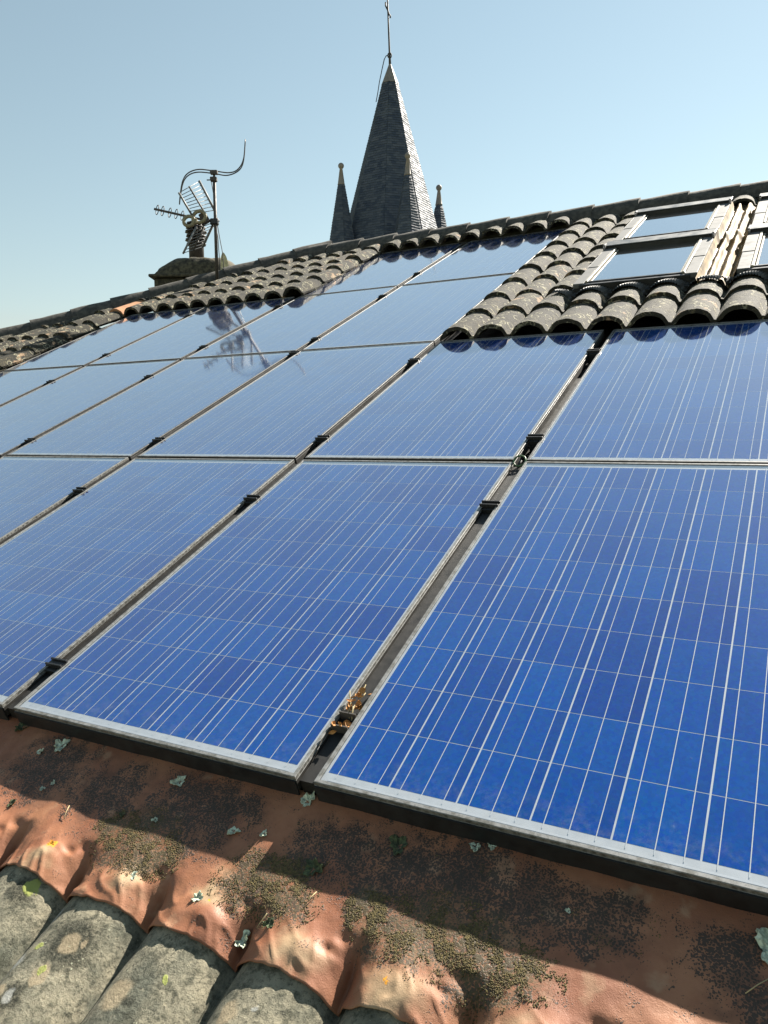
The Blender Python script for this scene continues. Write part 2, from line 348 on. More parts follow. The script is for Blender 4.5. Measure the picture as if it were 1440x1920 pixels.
house = link('house', None); house.location = (0, 3, 0)
tag(house, 'house with a weathered grey tiled hip roof under the solar panels', 'house')
HM = Matrix.Translation((0, -3, 0)) @ ROOF         # roof frame inside the house
RIDGE_V = 6.92; HIP0 = Vector((-4.25, 6.92)); HIP1 = Vector((-6.40, 4.43)); HD = (HIP1 - HIP0).normalized(); HN = Vector((-HD.y, HD.x))   # HN points to the panels' side or away
if HN.dot(Vector((0, 4)) - HIP0) < 0: HN = -HN
EAVE_V = -1.2
def hip_u(v): return HIP0.x + (HIP1.x - HIP0.x) * (v - HIP0.y) / (HIP1.y - HIP0.y)
dn = -0.13
A = Vector((HIP0.x, RIDGE_V, dn)); B = Vector((4.2, RIDGE_V, dn)); Cc = Vector((hip_u(EAVE_V), EAVE_V, dn)); D = Vector((4.2, EAVE_V, dn))
wA, wB, wC, wD = [ROOF @ p for p in (A, B, Cc, D)]
run = wA.y - wC.y; wE = Vector((wC.x, wA.y + run, wC.z)); wF = Vector((wD.x, wB.y + run, wD.z))
iv = ROOF.inverted()
deck = pyd('roof', [iv @ p for p in (wA, wB, wC, wD, wE, wF)], [(2, 3, 1, 0), (4, 2, 0), (5, 4, 0, 1), (3, 5, 1), (2, 4, 5, 3)])
roof = link('roof', deck, house, 'deck', HM)
wl = bmesh.new(); box(wl, wC.x + .4, 4.1, wC.y + .45 - 3, wE.y - .45 - 3, 0, wC.z - 0.03); link('wall', mesh('wall', wl), house, 'wall')

# ------------------------------------------------------------------ roof tiles
PITCH = 0.225; CREST0 = -0.038; EXPO = 0.393
def tprof(x, p=PITCH, h=0.068):            # height of the roll, x from its crest
    s = min(1.0, abs(x) / (0.455 * p)); return h * max(0.0, 1 - s ** 2.3) ** 0.60
def tile_bm(length=0.43, seg=15, nl=2, th=0.017, seed=0, jit=0.0012, p=PITCH, h=0.068, lift=0.026, lap=0.006):
    rng = random.Random(seed); bm = bmesh.new()
    xs = [-0.5 * p + (p + lap) * i / (seg - 1) for i in range(seg)]
    top, bot = [], []
    for j in range(nl + 1):
        yv = length * j / nl; base = lift * (1 - yv / length)
        top.append([bm.verts.new((xx, yv + (rng.uniform(-1, 1) * 0.004 if j == 0 else 0), base + th + tprof(xx, p, h) + rng.uniform(-jit, jit))) for xx in xs])
        ix = [max(-0.5 * p, min(0.5 * p, xx)) for xx in xs]
        bot.append([bm.verts.new((xx * (0.86 if abs(xx) < .46 * p else 1), yv + (top[j][k].co.y - yv), base + max(0, tprof(xx, p, h) * 0.93 - 0.002))) for k, xx in enumerate(ix)])
    for j in range(nl):
        for k in range(seg - 1):
            f = bm.faces.new((top[j][k], top[j][k + 1], top[j + 1][k + 1], top[j + 1][k])); f.smooth = True
            f = bm.faces.new((bot[j][k], bot[j + 1][k], bot[j + 1][k + 1], bot[j][k + 1])); f.smooth = True
    for (T, Bt, fl) in ((top[0], bot[0], 0), (top[-1], bot[-1], 1)):
        for k in range(seg - 1):
            q = (T[k], Bt[k], Bt[k + 1], T[k + 1]); bm.faces.new(q[::-1] if fl else q)
    for k in (0, seg - 1):
        for j in range(nl):
            q = (top[j][k], top[j + 1][k], bot[j + 1][k], bot[j][k]); bm.faces.new(q if k == 0 else q[::-1])
    for e in bm.edges:
        if len(e.link_faces) == 2 and (not e.link_faces[0].smooth or not e.link_faces[1].smooth): e.smooth = False
    bmesh.ops.recalc_face_normals(bm, faces=bm.faces)
    return bm
TV = [mesh('roof_tile', tile_bm(seed=s)) for s in range(4)]
for m_ in TV: m_.materials.append(M['tile'])
from_front = []
STUFF_T = bmesh.new(); N_T = 0
def visible(u, v):
    P = ROOF @ Vector((u, v, 0.05)) - CAM_POS; zc = P.dot(CAM_FWD)
    if zc < 0.1: return False
    px = 720 + FPX * P.dot(CAM_RIGHT) / zc; py = 960 + FPX * P.dot(CAM_DOWN) / zc
    return -60 < px < 1500 and -60 < py < 1980
def put_tile(u, v, length=0.43, base=-0.034, mat='tile', vmin=None):
    global N_T
    rng = random.Random(int(u * 1000) * 7919 + int(v * 1000)); 
    vtop = v + length; hipcut = (Vector((u - .16, vtop)) - HIP0).dot(HN) < 0.0
    if (Vector((u + .11, v)) - HIP0).dot(HN) < 0.02 or v > RIDGE_V - 0.1: return
    ridgecut = vtop > RIDGE_V - 0.02
    T = Matrix.Translation((u + rng.uniform(-.004, .004), v + rng.uniform(-.008, .008), base + rng.uniform(-.003, .003))) @ Matrix.Rotation(rng.uniform(-.012, .012), 4, 'Z') @ Matrix.Rotation(rng.uniform(-.008, .008), 4, 'X')
    vis = visible(u, v + .15)
    if not (hipcut or ridgecut or length != 0.43) and vis:
        o = link('roof_tile', TV[rng.randrange(4)], roof); o.matrix_local = T
        if mat != 'tile': o.data = o.data.copy(); o.data.materials[0] = M[mat]
        N_T += 1; return
    bm = tile_bm(length=length, seed=rng.randrange(9999), seg=15 if vis else 9, nl=1)
    bmesh.ops.transform(bm, matrix=T, verts=bm.verts)
    for (cut, co, no) in ((hipcut, (HIP0.x, HIP0.y, 0), (-HN.x, -HN.y, 0)), (ridgecut, (0, RIDGE_V - 0.02, 0), (0, 1, 0))):
        if cut: bmesh.ops.bisect_plane(bm, geom=bm.verts[:] + bm.edges[:] + bm.faces[:], plane_co=co, plane_no=no, clear_outer=True)
    if not bm.verts: bm.free(); return
    if vis:
        bmesh.ops.transform(bm, matrix=T.inverted(), verts=bm.verts)
        o = link('roof_tile', mesh('roof_tile', bm), roof, mat); o.matrix_local = T; N_T += 1
    else:
        me = mesh('t', bm); STUFF_T.from_mesh(me); bpy.data.meshes.remove(me)
def crests(a, b):
    k = math.ceil((a - CREST0) / PITCH); r = []
    while CREST0 + k * PITCH <= b: r.append(CREST0 + k * PITCH); k += 1
    return r
ROW3_END = 6.648; ROW2_END = 4.984; ROW1_END = 3.319
for u in crests(-1.03, 4.1):                                   # right of the upper panels and above the second row
    for j in range(10):
        v = ROW1_END + EXPO * j
        if -0.43 < u < 1.36:
            if j == 1: put_tile(u, v, 0.33); continue
            if 2 <= j <= 7: continue
            if j == 8: put_tile(u, 6.49, 0.43); continue
        put_tile(u, v)
for u in crests(-3.17, -1.04): put_tile(u, 6.595, 0.42, base=-0.012)      # the short row over the topmost panels
TERRA = max(crests(-6, -5.32))
for u in crests(-11, -3.18):                                   # between the third row and the hip, and left of all the panels
    for j in range(0 if u > -5.32 else -16, 6):
        put_tile(u, ROW2_END + EXPO * j, base=-0.034 if u < -3.22 else -0.014, mat='terracotta' if (u == TERRA and j == 0) else 'tile')
for u in crests(-9.5, -3.2):
    if u > -5.2:
        for j in range(0, 6): put_tile(u, 1.63 - EXPO * (j + 1))
for u in crests(2.15, 4.1):
    for j in range(1, 12): put_tile(u, ROW1_END - EXPO * j)

# ------------------------------------------------------------------ ridge and hip caps
def cap_bm(length, seed, w=0.132, hgt=0.085):
    rng = random.Random(seed); bm = bmesh.new(); prof = [(-w, -0.075), (-w * .93, -0.03), (-w * .62, 0.035), (-w * .25, 0.072), (0, hgt), (w * .25, 0.072), (w * .62, 0.035), (w * .93, -0.03), (w, -0.075)]
    rings = []
    for j in range(5):
        yy = length * j / 4; lift = 0.018 * (1 - j / 4); k = 1.0 + 0.045 * (1 - j / 4)
        for th in (0, 0.018):
            rings.append([bm.verts.new((a * k * (1 - th * 4), yy + (rng.uniform(-.006, .006) if j == 0 else 0), b * k + lift - th + rng.uniform(-.0035, .0035))) for a, b in prof])
    n = len(prof)
    for j in range(4):
        for k in range(n - 1):
            f = bm.faces.new((rings[2 * j][k], rings[2 * j][k + 1], rings[2 * j + 2][k + 1], rings[2 * j + 2][k])); f.smooth = True
            bm.faces.new((rings[2 * j + 1][k], rings[2 * j + 3][k], rings[2 * j + 3][k + 1], rings[2 * j + 1][k + 1]))
    for (a, b, fl) in ((0, 1, 0), (8, 9, 1)):
        for k in range(n - 1):
            q = (rings[a][k], rings[b][k], rings[b][k + 1], rings[a][k + 1]); bm.faces.new(q[::-1] if fl else q)
    for e in bm.edges:
        if len(e.link_faces) == 2 and not all(f.smooth for f in e.link_faces): e.smooth = False
    bmesh.ops.recalc_face_normals(bm, faces=bm.faces); return bm
CAPS = [mesh('ridge_tile', cap_bm(0.47, s)) for s in range(3)]
for c_ in CAPS: c_.materials.append(M['ridge'])
def cap_line(p0, p1, name, side_up):
    d = (p1 - p0); L = d.length; d.normalize(); n = int(L / 0.425); zx = side_up - d * side_up.dot(d); zx.normalize(); xx = d.cross(zx)
    for i in range(n + 1):
        o = link(name, CAPS[i % 3], roof); q = p0 + d * (i * 0.425)
        W_ = Matrix(((xx.x, d.x, zx.x, q.x), (xx.y, d.y, zx.y, q.y), (xx.z, d.z, zx.z, q.z), (0, 0, 0, 1)))
        o.matrix_local = iv @ W_ @ Matrix.Rotation(random.uniform(-.012, .012), 4, 'Z') @ Matrix.Rotation(random.uniform(-.006, .006), 4, 'X')
RN = 0.036
rA = ROOF @ Vector((HIP0.x, RIDGE_V, RN)); rB = ROOF @ Vector((4.2, RIDGE_V, RN))
cap_line(rB, rA, 'ridge_tile', Vector((0, 0, 1)))
hA = ROOF @ Vector((HIP0.x, RIDGE_V, RN)); hC = ROOF @ Vector((hip_u(-1.2), -1.2, RN))
cap_line(hC, hA, 'hip_tile', Vector((0, 0, 1)))
# black closure strip under the caps
bm = bmesh.new()
for (p0, p1, off) in ((Vector((HIP0.x, RIDGE_V, 0)), Vector((4.2, RIDGE_V, 0)), Vector((0, -1, 0))), (Vector((hip_u(-1.2), -1.2, 0)), Vector((HIP0.x, RIDGE_V, 0)), Vector((HN.x, HN.y, 0)))):
    pr = [(0.0, 0.108), (0.09, 0.068), (0.125, 0.050), (0.13, -0.02), (0.0, -0.1)]
    R0 = [[bm.verts.new(p + off * a + Vector((0, 0, b - 0.01))) for a, b in pr] for p in (p0, p1)]
    for k in range(len(pr) - 1): bm.faces.new((R0[0][k], R0[1][k], R0[1][k + 1], R0[0][k + 1]))
link('ridge_closure', mesh('ridge_closure', bm), roof, 'rubber')

# ------------------------------------------------------------------ flashing apron below the panels, and the tiles it is dressed over
FP = 0.237; FPAN = -0.225                        # pans lie at FPAN + k * FP
def rollc(u):
    s = abs(((u - FPAN) / FP) % 1.0 - 0.5) * 2
    return max(0.0, 1 - min(1, s / 0.985) ** 2.2) ** 0.62
def flash_h(u, v):
    k = math.floor((u - FPAN) / FP); uc = FPAN + (k + .5) * FP; rg = random.Random(k * 31 + 5)
    vs = -0.245 - 0.02 * rg.random()
    t = sm(vs, -0.345, v); c = rollc(u)
    h = -0.057 + t * (0.018 * c - 0.052 * (1 - c)) - 0.004 * sm(0, -.2, v)
    nz = noise.noise(Vector((u * 9, v * 9, 1.7))) * 0.004 + noise.noise(Vector((u * 28, v * 30, 4.2))) * 0.0022 * (0.3 + t)
    h += nz
    cr = 1 - abs(noise.noise(Vector((u * 20 + v * 14, v * 9 - u * 5, 11)))) * 2.2
    h += (0.15 + t) * 0.0034 * max(0, cr) ** 4 * sm(-.19, -.28, v)
    for (du, dv, r, dp) in ((0.055 + .01 * rg.random(), -0.296 - .012 * rg.random(), .014, .007), (0.085, -0.276, .017, .006), (-0.02, -0.262, .045, -.006), (0.03, -0.325, .03, -.005)):
        q = ((u - uc - du) / r) ** 2 + ((v - dv) / (r * .8)) ** 2
        if q < 6: h -= dp * math.exp(-q)
    return h
us = []; u_ = -3.25
while u_ < 2.2: us.append(u_); u_ += 0.0045 if -1.25 < u_ < 1.15 else 0.03
vs_ = [0.03 - i * 0.0046 for i in range(90)]
VEDGE = vs_[-1]
bm = bmesh.new(); grid = []
for j, vv in enumerate(vs_):
    row = []
    for uu in us:
        e = (j / 89.0) ** 6; v2 = vv + e * (0.010 * noise.noise(Vector((uu * 6, 3, 0))) + 0.004 * noise.noise(Vector((uu * 40, 9, 0))))
        row.append(bm.verts.new((uu, v2, flash_h(uu, v2) - (0.004 * e))))
    grid.append(row)
for j in range(len(vs_) - 1):
    for i in range(len(us) - 1):
        f = bm.faces.new((grid[j][i], grid[j + 1][i], grid[j + 1][i + 1], grid[j][i + 1])); f.smooth = True
def patch(u, v, pts, soft):
    wu = u + .03 * noise.noise(Vector((u * 16, v * 16, 7))) + .012 * noise.noise(Vector((u * 50, v * 50, 8))); wv = v + .03 * noise.noise(Vector((u * 16, v * 16, 17))) + .012 * noise.noise(Vector((u * 50, v * 50, 18)))
    return max(1 - sm(1 - soft, 1 + soft, math.hypot(wu - a, (wv - b) * 1.15) / r) for a, b, r in pts)
BLOOM = [(-0.31, -0.295, .04), (0.14, -0.335, .045), (0.35, -0.345, .05), (-0.10, -0.285, .03), (-0.56, -0.33, .03), (0.56, -0.35, .04)]
fme = mesh('flashing', bm); ca = fme.color_attributes.new('growth', 'FLOAT_COLOR', 'POINT')
for i_, v_ in enumerate(fme.vertices):
    a_, b_ = v_.co.x, v_.co.y; near = -1.3 < a_ < 1.2
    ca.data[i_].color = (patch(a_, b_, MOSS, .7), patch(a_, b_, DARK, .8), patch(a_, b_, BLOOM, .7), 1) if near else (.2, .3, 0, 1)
fl = link('flashing', fme, house, 'flash', HM); fl['label'] = 'terracotta coloured flashing sheet speckled with moss below the panels'
so = fl.modifiers.new('thick', 'SOLIDIFY'); so.thickness = 0.0025; so.offset = -1

def front_tile(k, v0, hi=True):
    uc = FPAN + (k + .5) * FP; rng = random.Random(k * 17 + 3); bm = bmesh.new(); nu, nv = (44, 46) if hi else (14, 3)
    lo, hi_u = -0.5 * FP - 0.002, 0.5 * FP + 0.004; L = 0.43; g2 = []; b2 = []
    for j in range(nv + 1):
        r1, r2 = [], []
        for i in range(nu + 1):
            uu = lo + (hi_u - lo) * i / nu; vv = v0 + L * j / nv
            s = min(1.0, abs(uu) / (0.46 * FP)); hh = 0.066 * max(0, 1 - s ** 2.2) ** 0.62
            nn = -0.121 + hh + 0.022 * (1 - j / nv) * (1 if not hi else 0.3) + noise.noise(Vector((uu * 14 + k * 9, vv * 14, 0))) * .0022 + noise.noise(Vector((uu * 70 + k * 9, vv * 70, 0))) * .0007
            if i == nu: nn -= 0.010
            r1.append(bm.verts.new((uc + uu, vv, nn))); r2.append(bm.verts.new((uc + uu * .9, vv, nn - 0.018)))
        g2.append(r1); b2.append(r2)
    for j in range(nv):
        for i in range(nu):
            f = bm.faces.new((g2[j][i], g2[j][i + 1], g2[j + 1][i + 1], g2[j + 1][i])); f.smooth = True
    for i in range(nu): bm.faces.new((g2[0][i], b2[0][i], b2[0][i + 1], g2[0][i + 1]))
    for j in range(nv): bm.faces.new((g2[j][0], g2[j + 1][0], b2[j + 1][0], b2[j][0])); bm.faces.new((g2[j][nu], b2[j][nu], b2[j + 1][nu], g2[j + 1][nu]))
    return bm
STUFF_F = bmesh.new()
for k in range(-13, 11):
    vis = -4 <= k <= 2
    if vis: link('roof_tile', mesh('roof_tile', front_tile(k, -0.745)), roof, 'front')
    for v0 in ([-1.13] if vis else [-0.745, -1.13]):
        bm = front_tile(k, v0 , False)
        bmesh.ops.translate(bm, verts=bm.verts, vec=(0, 0, -0.012 if v0 < -1 else 0)); me = mesh('t', bm); STUFF_F.from_mesh(me); bpy.data.meshes.remove(me)
sf = link('eaves_tiling', mesh('eaves_tiling', STUFF_F), roof, 'front'); sf['kind'] = 'stuff'
st = link('roof_tiling', mesh('roof_tiling', STUFF_T), roof, 'tile'); st['kind'] = 'stuff'

# dark tray under the panels
for b_ in ((-3.2, 2.1, 0.012, 3.30, -0.062, -0.056), (-5.25, -1.06, 1.72, 4.97, -0.070, -0.064), (-3.15, -1.06, 4.98, 6.66, -0.060, -0.0555)):
    link('mounting_tray', boxmesh('mounting_tray', *b_), roof, 'tray')

# ------------------------------------------------------------------ solar panels
PW, PL, GU, GV = 0.99, 1.65, 0.0497, 0.0146
def ring_mesh(name, prof, w, l):
    bm = bmesh.new(); R = []
    for (d, n_) in prof: R.append([bm.verts.new(p) for p in ((d, d, n_), (w - d, d, n_), (w - d, l - d, n_), (d, l - d, n_))])
    for a, b in zip(R, R[1:]):
        for k in range(4): bm.faces.new((a[k], a[(k + 1) % 4], b[(k + 1) % 4], b[k]))
    bmesh.ops.recalc_face_normals(bm, faces=bm.faces); return mesh(name, bm)
me_frame = ring_mesh('frame', [(0.03, -0.042), (0, -0.042), (0, -0.012), (0.0015, -0.011), (0.0, -0.010), (0, -0.0015), (0.0015, 0), (0.0095, 0), (0.011, -0.0028), (0.011, -0.008)], PW, PL); me_frame.materials.append(M['frame']); me_frame.materials.append(M['side']); me_frame.materials.append(M['edge'])
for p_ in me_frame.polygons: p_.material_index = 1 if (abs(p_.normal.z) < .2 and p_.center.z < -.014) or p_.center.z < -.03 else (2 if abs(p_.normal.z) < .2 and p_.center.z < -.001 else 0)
me_frame2 = me_frame.copy(); me_frame2.materials[2] = M['side']; me_frame2.materials[0] = M['lip']  # above the bottom row, the gaps' darkness is put into edge and lip colours
def flat(name, rects, n_):
    vs, fs = [], []
    for (a, b, c, d) in rects: i = len(vs); vs += [(a, c, n_), (b, c, n_), (b, d, n_), (a, d, n_)]; fs.append((i, i + 1, i + 2, i + 3))
    return pyd(name, vs, fs)
me_glass = flat('glass', [(0.0095, PW - 0.0095, 0.0095, PL - 0.0095)], -0.0022); me_glass.materials.append(M['glass'])
me_back = boxmesh('backsheet', 0.010, PW - .010, 0.010, PL - .010, -0.010, -0.00512); me_back.materials.append(M['back'])
CS = 0.1555; CGU = 0.0040; CGV = 0.0022
MU = (PW - 6 * CS - 5 * CGU) / 2; MV = (PL - 10 * CS - 9 * CGV) / 2
me_cell = boxmesh('cell', -CS / 2, CS / 2, -CS / 2, CS / 2, -0.0002, 0.0); me_cell.materials.append(M['cell'])
rects = []
for i in range(6):
    for b in (1 / 6, .5, 5 / 6):
        uc = MU + i * (CS + CGU) + b * CS; rects.append((uc - .00095, uc + .00095, MV - 0.012, PL - MV + 0.012))
me_bus = flat('bus_bars', rects, -0.0040); me_bus.materials.append(M['bus'])
rects = [(MU + .01, PW - MU - .01, 0.0145, 0.0195), (MU + .01, PW - MU - .01, PL - .0195, PL - 0.0145)]
me_rib = flat('cross_ribbon', rects, -0.0045); me_rib.materials.append(M['bus'])
def clamp_mesh(seed):
    bm = bmesh.new(); hw = GU / 2
    box(bm, -hw + .004, hw - .004, -0.030, 0.018, -0.055, -0.004)            # body in the gap
    for vv in (-0.012, 0.012): 
        box(bm, -hw - .010, hw + .010, vv - .003, vv + .003, 0.0006, 0.0105, bev=.001)
        box(bm, -hw + .002, hw - .002, vv - .0025, vv + .0025, -0.03, 0.0006)
    box(bm, -hw - .008, hw + .008, -0.016, 0.016, 0.0004, 0.0034)
    return mesh('clamp', bm)
me_clamp = clamp_mesh(0); me_clamp.materials.append(M['black'])
CV = {0: (0.185, 1.29), 1: (0.22, 1.29), 2: (0.25, 1.345), 3: (0.36, 1.58)}
me_skirt = boxmesh('edge_skirt', 0.002, PW - .002, -0.004, 0.0, -0.060, -0.0122); me_skirt.materials.append(M['black'])
me_rail = boxmesh('gap_rail', PW + .003, PW + GU - .003, 0.008, PL - .01, -0.0555, -0.018); me_rail.materials.append(M['tray'])
PLAB = {(0, 0): 'nearest blue solar panel, lower right corner of the array',
 (-1, 0): 'blue solar panel in the bottom row, directly left of the nearest panel',
 (-2, 0): 'blue solar panel in the bottom row, third from the right',
 (-3, 0): 'blue solar panel at the left end of the bottom row, mostly out of view',
 (0, 1): 'blue solar panel in second row, rightmost, directly below the skylights',
 (-1, 1): 'blue solar panel in second row, second from right, roof tiles along its top edge',
 (-2, 1): 'blue solar panel in second row, third from right, its top right corner touching the tiles',
 (-3, 1): 'pale reflecting solar panel in second row, fourth from right',
 (-4, 1): 'pale reflecting solar panel in second row, fifth from right, near the left edge',
 (-5, 1): 'pale solar panel at the left end of the second row, only a corner visible',
 (-5, 2): 'sky reflecting solar panel at the left end of third row beside the bare terracotta tile',
 (-4, 2): 'sky reflecting solar panel in third row, second from left, below the scalloped tile edge',
 (-3, 2): 'sky reflecting solar panel in third row, third from left, under the left top panel',
 (-2, 2): 'sky reflecting solar panel at the right end of third row beside the tile steps',
 (-3, 3): 'left one of the two topmost solar panels just below the ridge and spire',
 (-2, 3): 'right one of the two topmost solar panels just below the ridge',
 (1, 0): 'solar panel beyond the right edge of the photo, bottom row', (1, 1): 'solar panel beyond the right edge of the photo, second row'}
for (c, r), lab in PLAB.items():
    p = link('solar_panel', None); rg = random.Random(c * 100 + r)
    p.matrix_world = ROOF @ Matrix.Translation((c * (PW + GU), r * (PL + GV), 0)) @ Matrix.Rotation(rg.uniform(-.0015, .0015), 4, 'X') @ Matrix.Rotation(rg.uniform(-.0015, .0015), 4, 'Y')
    tag(p, lab, 'solar panel', 'solar panels of the roof array')
    link('frame', me_frame if r == 0 else me_frame2, p); link('glass', me_glass, p); link('backsheet', me_back, p); link('bus_bars', me_bus, p)['kind'] = 'stuff'; link('cross_ribbon', me_rib, p)['kind'] = 'stuff'
    for i in range(6):
        for j in range(10): link('cell', me_cell, p, loc=(MU + CS / 2 + i * (CS + CGU), MV + CS / 2 + j * (CS + CGV), -0.0048))
    if r == 0:
        link('edge_skirt', me_skirt, p)
        if c < 1: link('gap_rail', me_rail, p)
    if (c + 1, r) in PLAB and c < 1:
        for q, vv in enumerate(CV[r]):
            if (c, r, q) == (-1, 0, 0): continue
            vv2 = 1.59 if (c, r, q) == (-3, 1, 1) else vv
            link('clamp', me_clamp, p, loc=(PW + GU / 2, vv2 + rg.uniform(-.02, .02), 0))
# the lowest clamp of the front gap is two bare upright plates
pp = [o for o in bpy.data.objects if o.get('label') == PLAB[(-1, 0)]][0]
for vv in (0.170, 0.215):
    bm = bmesh.new(); box(bm, -0.024, 0.024, -0.0018, 0.0018, -0.02, 0.006); link('clamp_plate', mesh('clamp_plate', bm), pp, 'alu_dark', loc=(PW + GU / 2, vv, 0))

# ------------------------------------------------------------------ skylights
def skylight(u0, v0, label, w=0.745, l=1.10):
    sk = link('skylight', None, house); sk.matrix_local = HM @ Matrix.Translation((u0, v0, 0)); sk['label'] = label
    def part(name, mat, *boxes, bev=.003, warp=0):
        bm = bmesh.new()
        for b in boxes: box(bm, *b, bev=bev)
        return link(name, mesh(name, bm), sk, mat)
    rw = 0.070; N1 = 0.105
    part('base_frame', 'clad_shaded', (0, w, 0, l, -0.06, 0.062), bev=0)
    part('side_cladding', 'clad', (0.0, rw, 0.02, l - .10, 0.062, N1 - .012), (0.0, rw, 0.02 + .42, l - .10, N1 - .012, N1 - .009))
    part('side_cladding', 'clad', (w - rw, w, 0.02, l - .10, 0.062, N1 - .012), (w - rw, w, .44, l - .10, N1 - .012, N1 - .009))
    part('sash_rail', 'wood', (rw + .003, rw + .020, 0.045, l - .13, 0.070, N1 - .005), (rw + .024, rw + .036, 0.05, l - .14, 0.070, N1 - .018))
    part('sash_rail', 'wood', (w - rw - .020, w - rw - .003, 0.045, l - .13, 0.070, N1 - .005), (w - rw - .036, w - rw - .024, 0.05, l - .14, 0.070, N1 - .018))
    part('bottom_cladding', 'clad_shaded', (rw - .03, w - rw + .03, 0.004, 0.045, 0.055, 0.088), (rw, w - rw, 0.047, 0.07, 0.06, 0.094), (-.015, w + .015, -0.05, 0.0, -0.02, 0.040))
    part('top_hood', 'clad_shaded', (0.0, w, l - .115, l - .005, 0.063, 0.112))
    part('hood_cover', 'hood', (-0.006, w + .006, l - .118, l + .03, 0.1122, 0.120))
    part('glass_pane', 'skyglass', (rw + .037, w - rw - .037, 0.071, l - .117, 0.064, 0.082), bev=.0015)
    for s in (-0.004, w - .012): part('hinge_bracket', 'clad', (s, s + .016, l - .15, l - .09, 0.09, 0.132), (s + .003, s + .012, l - .175, l - .15, 0.10, 0.125))
    return sk
skylight(-0.395, 4.015, 'lower left skylight, its foot resting on the pleated apron above the tile rolls')
skylight(-0.395, 5.268, 'upper left skylight just under the ridge')
skylight(0.565, 4.0, 'lower right skylight cut by the right edge of the photo')
skylight(0.565, 5.22, 'upper right skylight cut by the right edge, below the ridge')
# crumpled metal valley between the two columns of skylights
bm = bmesh.new(); nu, nv = 26, 120; gg = []
pro = [(0, .085), (.03, .075), (.08, .02), (.16, .012), (.24, .055), (.30, .06), (.38, .012), (.46, .008), (.55, .03), (.62, .062), (.70, .055), (.78, .02), (.86, .012), (.93, .05), (1, .09)]
def pi_(t):
    for (a, b), (c_, d_) in zip(pro, pro[1:]):
        if a <= t <= c_: return b + (d_ - b) * (t - a) / (c_ - a)
for j in range(nv + 1):
    row = []
    for i in range(nu + 1):
        t = i / nu; vv = 3.93 + 2.45 * j / nv; n_ = pi_(t) + noise.noise(Vector((t * 6, vv * 7, 0))) * .010 + noise.noise(Vector((t * 14, vv * 22, 5))) * .003
        n_ += .03 * math.exp(-((vv - 5.16) / .06) ** 2)
        row.append(bm.verts.new((0.352 + 0.21 * t, vv, n_)))
    gg.append(row)
for j in range(nv):
    for i in range(nu):
        f = bm.faces.new((gg[j][i], gg[j][i + 1], gg[j + 1][i + 1], gg[j + 1][i])); f.smooth = True
link('valley_flashing', mesh('valley_flashing', bm), roof, 'gutter')
# pleated apron at the foot of the skylights
bm = bmesh.new(); prev = None; i = 0; u = -0.50
while u < 1.36:
    xx = ((u - CREST0) / PITCH + .5) % 1 - .5; b = 0.010 + tprof(xx * PITCH) ; pl = 0.0045 if i % 2 else -0.0045
    row = [bm.verts.new((u - .012, 3.945, b + pl - .002)), bm.verts.new((u, 3.965, b + pl + .005)), bm.verts.new((u + .012, 3.995, b * .75 + .02 + pl)), bm.verts.new((u + .012, 4.03, 0.05 + pl * .5))]
    if prev:
        for k in range(3): bm.faces.new((prev[k], row[k], row[k + 1], prev[k + 1]))
    prev = row; u += 0.0075; i += 1
link('pleated_apron', mesh('pleated_apron', bm), roof, 'rubber')

# ------------------------------------------------------------------ chimney behind the hip
DC = 9.6
pc = at(381, 560, DC); CH = Vector((pc.x, pc.y, 0))
def zat(py, d=DC, px=381): return at(px, py, d).z
fwd = Vector((CAM_FWD.x, CAM_FWD.y, 0)).normalized(); rgt = Vector((CAM_RIGHT.x, CAM_RIGHT.y, 0)); rgt = (rgt - fwd * rgt.dot(fwd)).normalized()
ppm = lambda d: FPX / d * 0.995
ch = link('chimney', None, house); ch.matrix_local = Matrix.Translation((CH.x, CH.y - 3, 0)) @ Matrix.Rotation(math.atan2(rgt.y, rgt.x), 4, 'Z'); ch['label'] = 'squat mortar chimney with a domed mossy cap behind the hip'
hw = 74 / ppm(DC); zs = zat(527); zt = zat(492)
bm = bmesh.new(); box(bm, -hw, hw, -.28, .28, 5.5, zs - .02, bev=.01); link('stack', mesh('stack', bm), ch, 'stone')
bm = bmesh.new(); box(bm, -hw - .05, hw + .05, -.33, .33, zs - .012, zs + .022, bev=.008); link('slab', mesh('slab', bm), ch, 'stone')
bm = bmesh.new(); nn = 26; gg = []
for j in range(nn + 1):
    row = []
    for i in range(nn + 1):
        a, b = -1 + 2 * i / nn, -1 + 2 * j / nn
        hh = (zt - zs) * min(1.0, 1.25 * (max(0, 1 - abs(a) ** 2.2) * max(0, 1 - abs(b) ** 2.2)) ** .55)
        row.append(bm.verts.new((a * (hw + .0), b * .29, zs + .020 + hh * 1.0 + noise.noise(Vector((a * 5, b * 5, 2))) * .02 * (hh > .01))))
    gg.append(row)
for j in range(nn):
    for i in range(nn): f = bm.faces.new((gg[j][i], gg[j][i + 1], gg[j + 1][i + 1], gg[j + 1][i])); f.smooth = True
link('dome', mesh('dome', bm), ch, 'stone')
xp = (372 - 381) / ppm(DC); rp = 13 / ppm(DC); zp0 = zat(500); zp1 = zat(460)
link('flue_pipe', lathe('flue_pipe', [(rp, zp0 - .1), (rp, zp1), (rp * 1.05, zp1 + .01)], 20), ch, 'pot', loc=(xp, 0, 0))
cw = link('cowl', lathe('cowl', [(rp * .9, zp1), (rp * .5, zp1 + .01), (rp * .32, zp1 + .3), (rp * .3, zat(420))], 12), ch, 'pot', loc=(xp, 0, 0))
